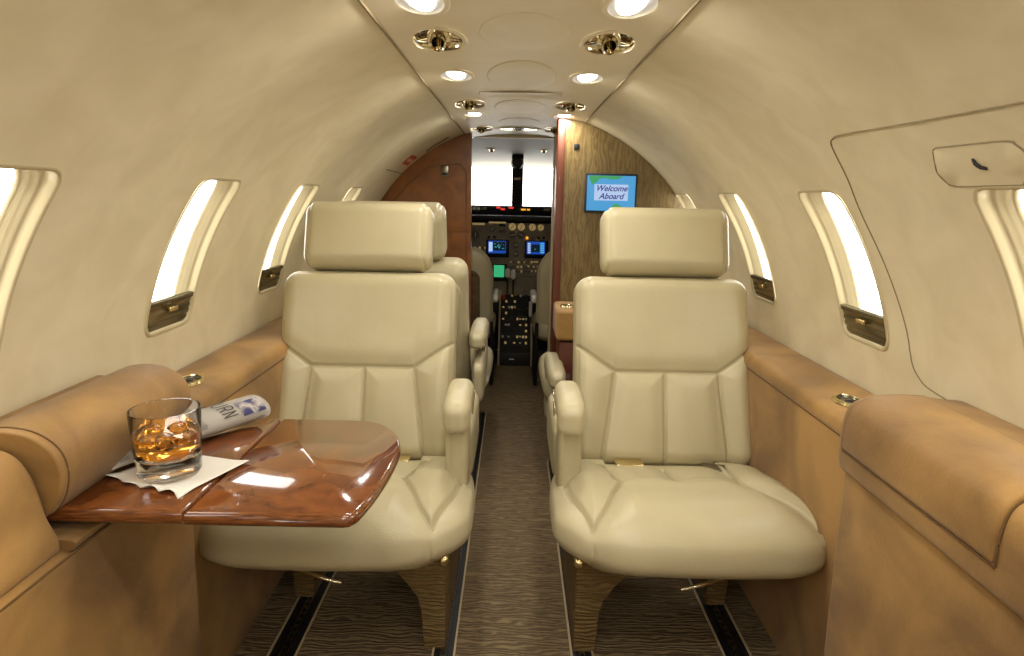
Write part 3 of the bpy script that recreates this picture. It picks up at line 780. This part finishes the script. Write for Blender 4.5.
for i in range(n):
    for ra, rb in (((rows[i][0], rows[i+1][0]), (low_[i][0], low_[i+1][0])), ((rows[i][n], rows[i+1][n]), (low_[i][n], low_[i+1][n])), ((rows[0][i], rows[0][i+1]), (low_[0][i], low_[0][i+1])), ((rows[n][i], rows[n][i+1]), (low_[n][i], low_[n][i+1]))):
        bm.faces.new((ra[0], ra[1], rb[1], rb[0]))
tag(bm_obj('paper_napkin', bm, 'paper'), 'white paper napkin with wavy edge lying under the whisky tumbler', 'napkin')
# tumbler
gx, gy, gz = -.527, .945, .6300
tbm = empty('whisky_tumbler', (gx, gy, gz)); tag(tbm, 'heavy clear tumbler half filled with amber spirit and ice on the napkin', 'drinking glass')
prof = [(0, .0), (.038, .0), (.043, .0015), (.0455, .006), (.0468, .03), (.0490, .070), (.0505, .102), (.0502, .1042), (.0488, .1042), (.0482, .102), (.0466, .068), (.0448, .042), (.0435, .034), (.038, .0295), (.02, .028), (0, .028)]
lathe('glass_body', prof, (0, 0, 0), 'glass', tbm, 64, None, 60)
lq = [(0, .0283), (.02, .0283), (.0378, .0298), (.0432, .0343), (.0445, .042), (.0461, .062), (.0466, .0675), (0, .0668)]
lathe('drink', lq, (0, 0, 0), 'liquid', tbm, 64, None, 60)
for (ix, iy, iz, sz, rx_, rz_) in ((-.018, -.006, .064, .026, 12, 30), (.014, .010, .064, .028, -10, 60), (.010, -.022, .063, .024, 8, 80)):
    V, N, Fc = rbox_arrays((sz/2, sz/2, sz*.42), (.006, .006, .006), (6, 6, 6))
    mt = (Matrix.Rotation(math.radians(rz_), 3, 'Z') @ Matrix.Rotation(math.radians(rx_), 3, 'X'))
    V = V@np.array(mt).T+np.array((ix, iy, iz-.004)); o = skin_obj('ice_cube', V, Fc, 'ice', None)
    o.location = (gx, gy, gz); tag(o, 'clear ice cube floating in the amber drink inside the tumbler', 'ice cube', 'ice cubes in the tumbler')
# rolled newspaper
A = Vector((-.655, .955, .648)); B = Vector((-.485, 1.225, .648))
A = Vector((-.640, .945, .643)); B = Vector((-.492, 1.205, .6525))
ax_ = (B-A); Ln = ax_.length; ax_.normalize(); side_ = ax_.cross(Vector((0, 0, 1))).normalized(); upn = side_.cross(ax_).normalized()
np_ = empty('rolled_newspaper', A); tag(np_, 'rolled newspaper tucked under the suede flap behind the tumbler', 'newspaper')
def npt(th, t, dr=0):
    # th angle, t along; flattened spiral roll
    k = .55+.45*min(1, t*1.6); a_ = (.040*(.8+.2*k)+dr); b_ = .0225*k+dr*.7+.0
    c0 = A+ax_*(Ln*t); base = .6290+b_+.001
    c0.z = base
    return c0+side_*a_*math.cos(th)+Vector((0, 0, 1))*b_*math.sin(th)-A
bm = bmesh.new(); rows = []
nt_, na = 14, 72
for layer in range(1):
    for j in range(nt_+1):
        row = []
        for i in range(na+1):
            th = -math.pi*.5+ (2*math.pi*2.6)*i/na; dr = -.007*(1-i/na)
            row.append(bm.verts.new(npt(th, j/nt_, dr)))
        rows.append(row)
for P_, Q_ in zip(rows, rows[1:]):
    for i in range(na): bm.faces.new((P_[i], P_[i+1], Q_[i+1], Q_[i]))
bmesh.ops.solidify(bm, geom=bm.faces[:], thickness=.0012)
bm_obj('pages', bm, 'news', np_)
def news_patch(name, t0, t1, a0, a1, m, nn=6):
    bm = bmesh.new(); rr = [[bm.verts.new(npt(a0+(a1-a0)*i/nn, t0+(t1-t0)*j/nn, .0008)) for i in range(nn+1)] for j in range(nn+1)]
    for P_, Q_ in zip(rr, rr[1:]):
        for i in range(nn): bm.faces.new((P_[i], P_[i+1], Q_[i+1], Q_[i]))
    return bm_obj(name, bm, m, np_)
news_patch('front_photo', .80, .965, math.radians(10), math.radians(75), 'inkblue')
# text columns
bm = bmesh.new()
for k in range(7):
    t0 = .05+k*.075
    for q in range(16):
        a0 = math.radians(12+q*7); a1 = a0+math.radians(2.2); t1 = t0+.06*random.uniform(.8, 1)
        vs4 = [bm.verts.new(npt(a, t, .0008)) for a, t in ((a0, t0), (a1, t0), (a1, t1), (a0, t1))]; bm.faces.new(vs4)
bm_obj('newsprint_text', bm, 'ink', np_)
# big masthead letters wrapped on the roll
def glyph_strokes(ch):
    return {'U': [[(0, 1), (0, .3), (.15, .05), (.45, .05), (.6, .3), (.6, 1)]], 'R': [[(0, 0), (0, 1), (.45, 1), (.6, .85), (.6, .65), (.45, .5), (0, .5)], [(.3, .5), (.62, 0)]], 'N': [[(0, 0), (0, 1), (.6, 0), (.6, 1)]],
            'J': [[(.5, 1), (.5, .2), (.3, 0), (.1, .1)]], 'O': [[(0, .5), (.1, .9), (.3, 1), (.5, .9), (.6, .5), (.5, .1), (.3, 0), (.1, .1), (0, .5)]]}[ch]
bm = bmesh.new()
def put_word(word, t_base, t_top, a_start, a_step):
    # letters run around the roll (angle), their height runs along the roll
    for k, ch in enumerate(word):
        for st in glyph_strokes(ch):
            for (x0, y0), (x1, y1) in zip(st, st[1:]):
                p0 = (a_start-(k+x0)*a_step, t_base+(t_top-t_base)*y0); p1 = (a_start-(k+x1)*a_step, t_base+(t_top-t_base)*y1)
                dx, dy = (p1[0]-p0[0])*.05, (p1[1]-p0[1])*Ln; L = math.hypot(dx, dy) or 1; wx, wy = -dy/L*.0016/.05, dx/L*.0016/Ln
                q = [bm.verts.new(npt(a, t, .001)) for a, t in ((p0[0]-wx, p0[1]-wy), (p1[0]-wx, p1[1]-wy), (p1[0]+wx, p1[1]+wy), (p0[0]+wx, p0[1]+wy))]
                bm.faces.new(q)
put_word('JOURN', .67, .77, math.radians(150), math.radians(27))
bm_obj('masthead', bm, 'ink', np_)

# ================================================================== bulkheads
def arch_poly(x0, x1, rr=R-.0015, n=24, zlow=0.0, lim=None):
    """region of the cabin section between x0 and x1 (relative world x)"""
    pts = []
    for i in range(n+1):
        x = x0+(x1-x0)*i/n; pts.append((x, CZ+math.sqrt(max(0, rr*rr-(x-CX)**2))))
    pts2 = [(x, z) for x, z in pts]
    low = []
    for i in range(n+1):
        x = x1+(x0-x1)*i/n; z = CZ-math.sqrt(max(0, rr*rr-(x-CX)**2)); low.append((x, max(z, zlow)))
    return pts2+low
xr0 = .192
bh = empty('bulkhead_panel', (.5, 2.62, 0)); tag(bh, 'olive figured veneer bulkhead on the right that carries the screen', 'bulkhead')
def bput(o, e): o.parent = e; o.matrix_parent_inverse = Matrix.Translation(-Vector(e.location)); return o
bput(prism('veneer', arch_poly(xr0, CX+R-.004), 'Y', 2.62, 2.65, 'olive', None, 0), bh)
bput(box('jamb', (.1775, 2.66, .705), (.029, .10, 1.33), 'redwood', None, .003), bh)
bput(box('sensor', (.237, 2.617, 1.257), (.02, .006, .02), 'black', None, .002), bh)
bput(box('jamb', (.189, 3.20, .70), (.014, .06, 1.34), 'trackcream', None, .002), bh)
bl = empty('bulkhead_panel', (-.5, 3.2, 0)); tag(bl, 'reddish burl wood bulkhead on the left beside the cockpit opening', 'bulkhead')
bput(prism('veneer', arch_poly(CX-R+.004, -.209), 'Y', 3.20, 3.24, 'burl_cab', None, 0), bl)
def lines(name, segs, rad, m, par):
    bm = bmesh.new()
    for s_ in segs: add_tube(bm, s_, rad, 6)
    return bput(bm_obj(name, bm, m), par)
P = lambda x, y: tuple(atY(x, y, 3.199))
lines('door_gap', [[P(388, 208), P(408, 184), P(430, 166), P(460, 164), P(466, 172), P(466, 300)], [P(440, 232), P(470, 232)], [P(451, 232), P(451, 300)]], .0022, 'suede_d', bl)
lt = bput(box('latch', atY(445, 171, 3.195), (.034, .012, .052), 'steel', None, .003), bl)
bput(box('latch_slot', atY(445, 174, 3.187), (.026, .004, .012), 'black', None, .001), bl)
# monitor
a, b, c, d = atY(585, 173, 2.605), atY(637, 175, 2.605), atY(636, 213, 2.605), atY(585, 212, 2.605)
mc = Vector(((a.x+b.x+c.x+d.x)/4, 2.605, (a.z+b.z+c.z+d.z)/4)); mw, mh = .204, .150
mo = empty('cabin_screen', mc); tag(mo, 'small flat screen reading Welcome Aboard on the right bulkhead', 'screen')
box('frame', (0, .004, 0), (mw, .018, mh), 'mon', mo, .003)
box('display', (0, -.006, 0), (mw-.016, .003, mh-.016), 'blue', mo, .0005)
def blob(name, pts, y, m, par, th=.0008):
    return prism(name, pts, 'Y', y-th, y, m, par, 0)
blob('land_shape', [(-.088, .066), (.045, .066), (.03, .056), (.0, .052), (-.02, .058), (-.05, .054), (-.06, .040), (-.075, .032), (-.085, .05)], -.0078, 'green', mo)
blob('land_shape', [(0, -.066), (.062, -.066), (.058, -.055), (.035, -.046), (.025, -.038), (.01, -.044), (.002, -.055)], -.0078, 'green', mo)
blob('banner', [(-.066, -.028), (.066, -.028), (.066, .034), (-.066, .034)], -.0088, 'lilac', mo)
def text(name, s, size, loc, m, par, shear=.35, off=.0006):
    cu = bpy.data.curves.new(name, 'FONT'); cu.body = s; cu.size = size; cu.align_x = 'CENTER'; cu.align_y = 'CENTER'; cu.shear = shear; cu.extrude = .0004; cu.offset = off
    o = bpy.data.objects.new('tmp', cu); C.objects.link(o); dg = bpy.context.evaluated_depsgraph_get(); me = bpy.data.meshes.new_from_object(o.evaluated_get(dg)); bpy.data.objects.remove(o, do_unlink=True)
    me.materials.clear(); me.materials.append(MT[m]); q = bpy.data.objects.new(name, me); C.objects.link(q); q.rotation_euler = (math.pi/2, 0, 0); q.location = loc; q.parent = par; return q
text('screen_text', 'Welcome', .031, (0, -.0098, .018), 'txt', mo); text('screen_text', 'Aboard', .031, (0, -.0098, -.012), 'txt', mo)

# ================================================================== cockpit
# liner: cabin arc lowering towards the windshield
bm = bmesh.new(); rows = []
for j in range(15):
    t = j/14; Y = YF+(4.62-YF)*t; row = []
    for i in range(25):
        a = math.radians(172-164*i/24); x = CX+(R-.06*t)*math.cos(a); zt = CZ+R*math.sin(a); flat = 1.262-.06*abs(math.cos(a))**3
        z = min(zt, 1.358)*(1-t**1.2)+min(zt, flat)*t**1.2
        row.append(bm.verts.new((x, Y, z)))
    rows.append(row)
for A_, B_ in zip(rows, rows[1:]):
    for i in range(24): bm.faces.new((A_[i], A_[i+1], B_[i+1], B_[i]))
struct(bm_obj('ceiling', bm, 'cockliner'))
for side, sn in ((-1, 'left'), (1, 'right')):
    bm = bmesh.new(); rows = []
    for j in range(2):
        Y = (YF, 4.62)[j]; rows.append([bm.verts.new((CX+side*(R-.06*j)*math.cos(a), Y, CZ+(R)*math.sin(a)*(1 if a < 0 else 1))) for a in np.linspace(-.9, .14+.0, 12)])
    for i in range(11): bm.faces.new((rows[0][i], rows[0][i+1], rows[1][i+1], rows[1][i]))
    struct(bm_obj('wall_cockpit_'+sn, bm, 'dkgrey'))
# side cockpit wall strips above the sill up to the liner
for side, sn in ((-1, 'left'), (1, 'right')):
    bm = bmesh.new()
    a = [(CX+side*R*.99, YF, .70), (CX+side*R*.99, YF+.35, .70), (CX+side*R*.985, YF+.35, .84), (CX+side*R*.985, YF, .84)]
    bm.faces.new([bm.verts.new(p) for p in a]); struct(bm_obj('wall_cockpit_'+sn, bm, 'cockliner'))
struct(box('ceiling_gap_filler', (CX, 3.43, 1.375), (1.0, .03, .044), 'ceil', None, .002))  # added strip, blocks outside light leaking between ceiling and cockpit liner
# ceiling seam + post
tag(tube('liner_seam', [atY(507, 140, 3.75), atY(506.5, 150, 4.1), atY(506, 156, 4.3)], .004, 'seam'), 'grey centre seam on the white cockpit ceiling', 'seam')
po = empty('windshield_post', (.018, 4.07, 1.0)); tag(po, 'dark windshield centre post with compass between the two white windows', 'windshield post')
def cbox(name, x0, y0, x1, y1, Y, dep, m, par=None, bev=.003):
    a = atY(x0, y0, Y); b = atY(x1, y1, Y); cxx, czz = (a.x+b.x)/2, (a.z+b.z)/2
    o = box(name, (cxx, Y+dep/2, czz), (abs(b.x-a.x), dep, abs(a.z-b.z)), m, None, bev)
    if par: bput(o, par)
    return o
cbox('post', 512.5, 158, 522.5, 207, 4.07, .05, 'navy', po); cbox('post_cap', 512, 154.5, 523.5, 168, 4.04, .06, 'black', po, .006)
cbox('nameplate', 514, 177.5, 520.5, 180, 4.065, .006, 'trackcream', po, .001)
cc = atY(517.5, 163, 4.03); bput(lathe('compass', [(0, .02), (.03, .018), (.038, .0), (.038, -.03)], cc, 'black', None, 28, Matrix.Rotation(math.pi/2, 4, 'X')), po)
# windshield panes
gl_ = bmesh.new()
for (x0, x1) in ((-.62, -.02), (.06, .62)):
    gl_.faces.new([gl_.verts.new(p) for p in ((x0, 4.6, .97), (x1, 4.6, .97), (x1, 4.6, 1.27), (x0, 4.6, 1.27))])
wsh = struct(bm_obj('window_20', gl_, 'pane', None, False))
# glareshield
gs = empty('glareshield', (0, 4.25, .95)); tag(gs, 'dark glareshield with red and amber warning lights under the windshield', 'glareshield')
cbox('cowl', 380, 203.6, 640, 216, 4.18, .30, 'navy', gs, .01); cbox('brow', 385, 214, 640, 223, 4.24, .24, 'black', gs, .008)
SXc, SYc = 10.095, 10.095
def ck(x, y): return (465+x/SXc, 195+y/SYc)
def cklight(name, x0, y0, x1, y1, m, Y=4.176, par=gs):
    a = ck(x0, y0); b = ck(x1, y1); return cbox(name, a[0], a[1], b[0], b[1], Y, .006, m, par, .0008)
for q in ((315, 118, 358, 136), (360, 134, 402, 152), (442, 120, 490, 139)): cklight('warning_light', *q, 'redl')
for q in ((566, 138, 612, 156), (626, 140, 656, 156)): cklight('caution_light', *q, 'amb')
for q in ((76, 122, 112, 152), (118, 122, 152, 152)): cklight('switch', *q, 'white')
for q in ((162, 122, 220, 152), (796, 136, 858, 160)): cklight('switch', *q, 'grey')
struct(box('wall_front', (0, 4.52, .48), (1.56, .04, .96), 'black', None, 0))
# instrument panel
ip = empty('instrument_panel', (0, 4.32, .6)); tag(ip, 'grey cockpit instrument panel with dials and blue displays', 'instrument panel')
cbox('panel', 400, 221, 630, 300, 4.32, .05, 'grey', ip, .004)
cbox('lower_panel', 400, 296, 630, 330, 4.36, .05, 'black', ip, .004)
def dial(x, y, r, m, Y=4.318):
    p = atY(*ck(x, y), Y); k = r/SXc/F*Y*1.02
    o = lathe('gauge', [(0, .004), (k*.82, .004), (k*.86, .007), (k, .007), (k*1.02, -.002)], p, m, None, 24, Matrix.Rotation(math.pi/2, 4, 'X')); bput(o, ip)
    if r > 25: bput(lathe('gauge_ring', [(k*.94, .0072), (k, .0085), (k*1.04, .006)], p, 'steel', None, 24, Matrix.Rotation(math.pi/2, 4, 'X')), ip)
    return o
for (x, y, r, m) in ((478, 320, 38, 'ivory'), (568, 322, 38, 'ivory'), (680, 325, 36, 'ivory'), (765, 328, 32, 'ivory'), (480, 403, 34, 'dial'), (566, 403, 34, 'dial'), (515, 505, 32, 'dial'), (515, 592, 32, 'dial'), (105, 402, 36, 'dial'), (275, 342, 28, 'dial'), (742, 432, 14, 'black'), (795, 432, 14, 'black'), (240, 425, 14, 'black'), (298, 425, 14, 'black')):
    o = dial(x, y, r, m)
    if r > 25:
        p = atY(*ck(x, y), 4.310); bput(box('needle', p, (.003, .002, r*.0009), 'black' if m == 'ivory' else 'white', None, 0, Matrix.Rotation((x % 7)/3, 3, 'Y')), ip)
for (x, y, q, z, m) in ((75, 280, 200, 303, 'ivory'), (240, 268, 415, 288, 'ivory'), (345, 288, 410, 316, 'black'), (340, 350, 410, 380, 'dial'), (615, 422, 638, 446, 'amb'), (655, 424, 690, 444, 'dial')):
    a = ck(x, y); b = ck(q, z); cbox('label_plate' if m == 'ivory' else 'indicator', a[0], a[1], b[0], b[1], 4.312, .008, m, ip, .0008)
def display(x0, y0, x1, y1, kind):
    a = ck(x0-22, y0-12); b = ck(x1+30, y1+40); f = cbox('display_bezel', a[0], a[1], b[0], b[1], 4.300, .02, 'black', ip, .003)
    a = ck(x0, y0); b = ck(x1, y1); s_ = cbox('display', a[0], a[1], b[0], b[1], 4.297, .004, 'mfd' if kind != 2 else 'grn', ip, .0005)
    if kind == 0:
        a = ck(x0+50, y0+8); b = ck(x1-6, y1-28); cbox('map', a[0], a[1], b[0], b[1], 4.2955, .002, 'mfdd', ip, 0)
        for k in range(18):
            u, v = random.uniform(x0+54, x1-22), random.uniform(y0+12, y1-36); a = ck(u, v); b = ck(u+random.uniform(6, 18), v+random.uniform(3, 9)); cbox('map_mark', a[0], a[1], b[0], b[1], 4.2945, .001, random.choice(['grn', 'cyan']), ip, 0)
        a = ck(x0+6, y0+12); b = ck(x0+42, y1-20); cbox('side_bar', a[0], a[1], b[0], b[1], 4.2955, .002, 'lilac', ip, 0)
    if kind == 1:
        a = ck(x0+45, y0+30); b = ck(x1-55, y1-22); cbox('map', a[0], a[1], b[0], b[1], 4.2955, .002, 'mfdd', ip, 0)
        for k in range(5):
            for (u0, u1) in ((x0+8, x0+36), (x1-44, x1-6)):
                a = ck(u0, y0+14+k*22); b = ck(u1, y0+30+k*22); cbox('soft_key', a[0], a[1], b[0], b[1], 4.2955, .002, 'cyan' if u0 > x0+50 else 'lilac', ip, 0)
        a = ck(x0+78, y0+72); b = ck(x0+90, y0+84); cbox('map_mark', a[0], a[1], b[0], b[1], 4.2945, .001, 'grn', ip, 0)
display(235, 462, 412, 590, 0); display(625, 470, 805, 600, 1); display(292, 708, 394, 830, 2)
# radio stack rows of small knobs and keys
for (rx0, rx1, ry0, ry1) in ((430, 850, 668, 690), (430, 850, 715, 735), (430, 850, 760, 785), (430, 850, 812, 832), (90, 210, 520, 545), (90, 200, 600, 612)):
    xx = rx0
    while xx < rx1:
        w_ = random.choice([10, 14, 22]); a = atY(*ck(xx, ry0), 4.315); b = atY(*ck(xx+w_, ry1-random.choice([0, 6])), 4.315)
        bput(box('key', ((a.x+b.x)/2, 4.315, (a.z+b.z)/2), (abs(b.x-a.x)*.8, .008, abs(a.z-b.z)*.8), 'dial' if random.random() < .6 else 'ivory', None, .0005), ip); xx += w_+random.choice([6, 14])
# centre pedestal
pe = empty('centre_pedestal', (.02, 4.1, 0)); tag(pe, 'black centre pedestal of radios and switches on the cockpit floor', 'pedestal')
bput(prism('pedestal_body', [(4.03, 0), (4.03, .085), (4.10, .11), (4.34, .44), (4.42, .44), (4.42, 0)], 'X', -.078, .122, 'dkgrey', None, .005), pe)
for X in (-.083, .127): bput(prism('side_rail', [(4.02, 0), (4.02, .10), (4.08, .13), (4.33, .46), (4.40, .46), (4.40, 0)], 'X', X-.006, X+.006, 'trackcream', None, .002), pe)
d0 = Vector((0, 4.10, .11)); d1 = Vector((0, 4.34, .44)); dn = Vector((0, -.33, .24)).normalized()
rotp = Matrix.Rotation(math.atan2(.33, .24), 3, 'X')
for k in range(9):
    for x in np.arange(-.06, .11, .019):
        r_ = random.random()
        if r_ < .22: continue
        c_ = d0.lerp(d1, (k+.6)/9.5)+dn*.004+Vector((float(x), 0, 0))
        bput(box('key', c_, (.013, random.choice([.008, .014]), .010), 'black' if r_ < .55 else ('ivory' if r_ < .9 else 'white'), None, .001, rotp), pe)
bput(box('placard', (.0, 4.027, .045), (.03, .003, .006), 'white', None, 0), pe)
for (px, py) in ((507.5, 273), (513.3, 274.5)):
    top_ = atY(px, py, 4.22); bot = Vector((top_.x, 4.3, .42)); lv = bput(tube('throttle_lever', [bot, top_+Vector((0, .02, -.02))], .006, 'steel'), pe)
    V, N, Fc = rbox_arrays((.016, .014, .032), (.013, .012, .02), (8, 8, 10)); V += np.array(top_); bput(skin_obj('throttle_knob', V, Fc, 'white', None), pe)
tp = atY(504, 297, 4.2); V, N, Fc = rbox_arrays((.011, .011, .022), (.010, .010, .012), (8, 8, 8)); V += np.array(tp); bput(skin_obj('flap_knob', V, Fc, 'red', None), pe)
tp = atY(530.5, 309, 4.1); V, N, Fc = rbox_arrays((.011, .012, .05), (.009, .009, .012), (8, 8, 12)); V += np.array(tp); bput(skin_obj('trim_handle', V, Fc, 'white', None), pe)
bput(tube('lever_arm', [tp, tp+Vector((0, .06, -.10))], .005, 'steel'), pe)
# pilot seats seen from behind
def pilot_seat(side, label):
    e = empty('pilot_seat', (CX+side*.325, 3.55, 0)); tag(e, label, 'pilot seat', 'pilot seats')
    V, N, Fc = rbox_arrays((.205, .06, .26), (.11, .055, .15), (60, 16, 60)); rim = np.exp(-((np.abs(N[:, 1]+.45))/.15)**2)*.006; V -= N*rim[:, None]
    V[:, 1] += .10*((V[:, 2]+.26)/.52)*-1+.06; V += (0, 0, .53)
    skin_obj('backrest', V, Fc, 'leather', e)
    V, N, Fc = rbox_arrays((.135, .006, .17), (.05, .005, .05), (30, 4, 30)); V[:, 1] += .002*np.sin(V[:, 2]*140+V[:, 0]*20); V[:, 1] += .10*((V[:, 2]+.24)/.52)*-1+.06-.062; V += (0, 0, .50)
    skin_obj('map_pocket', V, Fc, 'brown', e)
    V, N, Fc = rbox_arrays((.215, .22, .07), (.08, .09, .06), (30, 30, 12)); V += (0, .20, .33)
    skin_obj('seat_cushion', V, Fc, 'leather', e)
    V, N, Fc = rbox_arrays((.02, .13, .026), (.016, .03, .02), (8, 14, 8)); V += (-side*.215, .18, .50); skin_obj('armrest', V, Fc, 'white', e)
    for xx in (-.2, .2):
        tube('seat_frame', [(xx, -.02, .38), (xx, .0, .2), (xx, .015, .016), (xx, .10, .012), (xx, .30, .012), (xx, .34, .03), (xx, .35, .30)], .010, 'black', e)
    return e
pilot_seat(-1, 'cream and brown pilot seat seen from behind left of the pedestal'); pilot_seat(1, 'cream pilot seat seen from behind right of the pedestal')
# two small air outlets in the cockpit ceiling
for (px, py, sn) in ((491.5, 148, 'left'), (544, 149, 'right')):
    e = empty('cockpit_vent', atY(px, py, 3.88)); tag(e, 'small brass air vent in the %s cockpit ceiling' % sn, 'air vent', 'cockpit air vents')
    lathe('ring', [(.025, 0), (.045, -.006), (.05, 0), (.048, .02)], (0, 0, 0), 'ceil', e, 24); lathe('nozzle', [(0, -.02), (.012, -.02), (.018, -.006), (.026, 0), (.026, .01)], (0, 0, 0), 'gold', e, 20, Matrix.Rotation(.5, 4, 'X'))
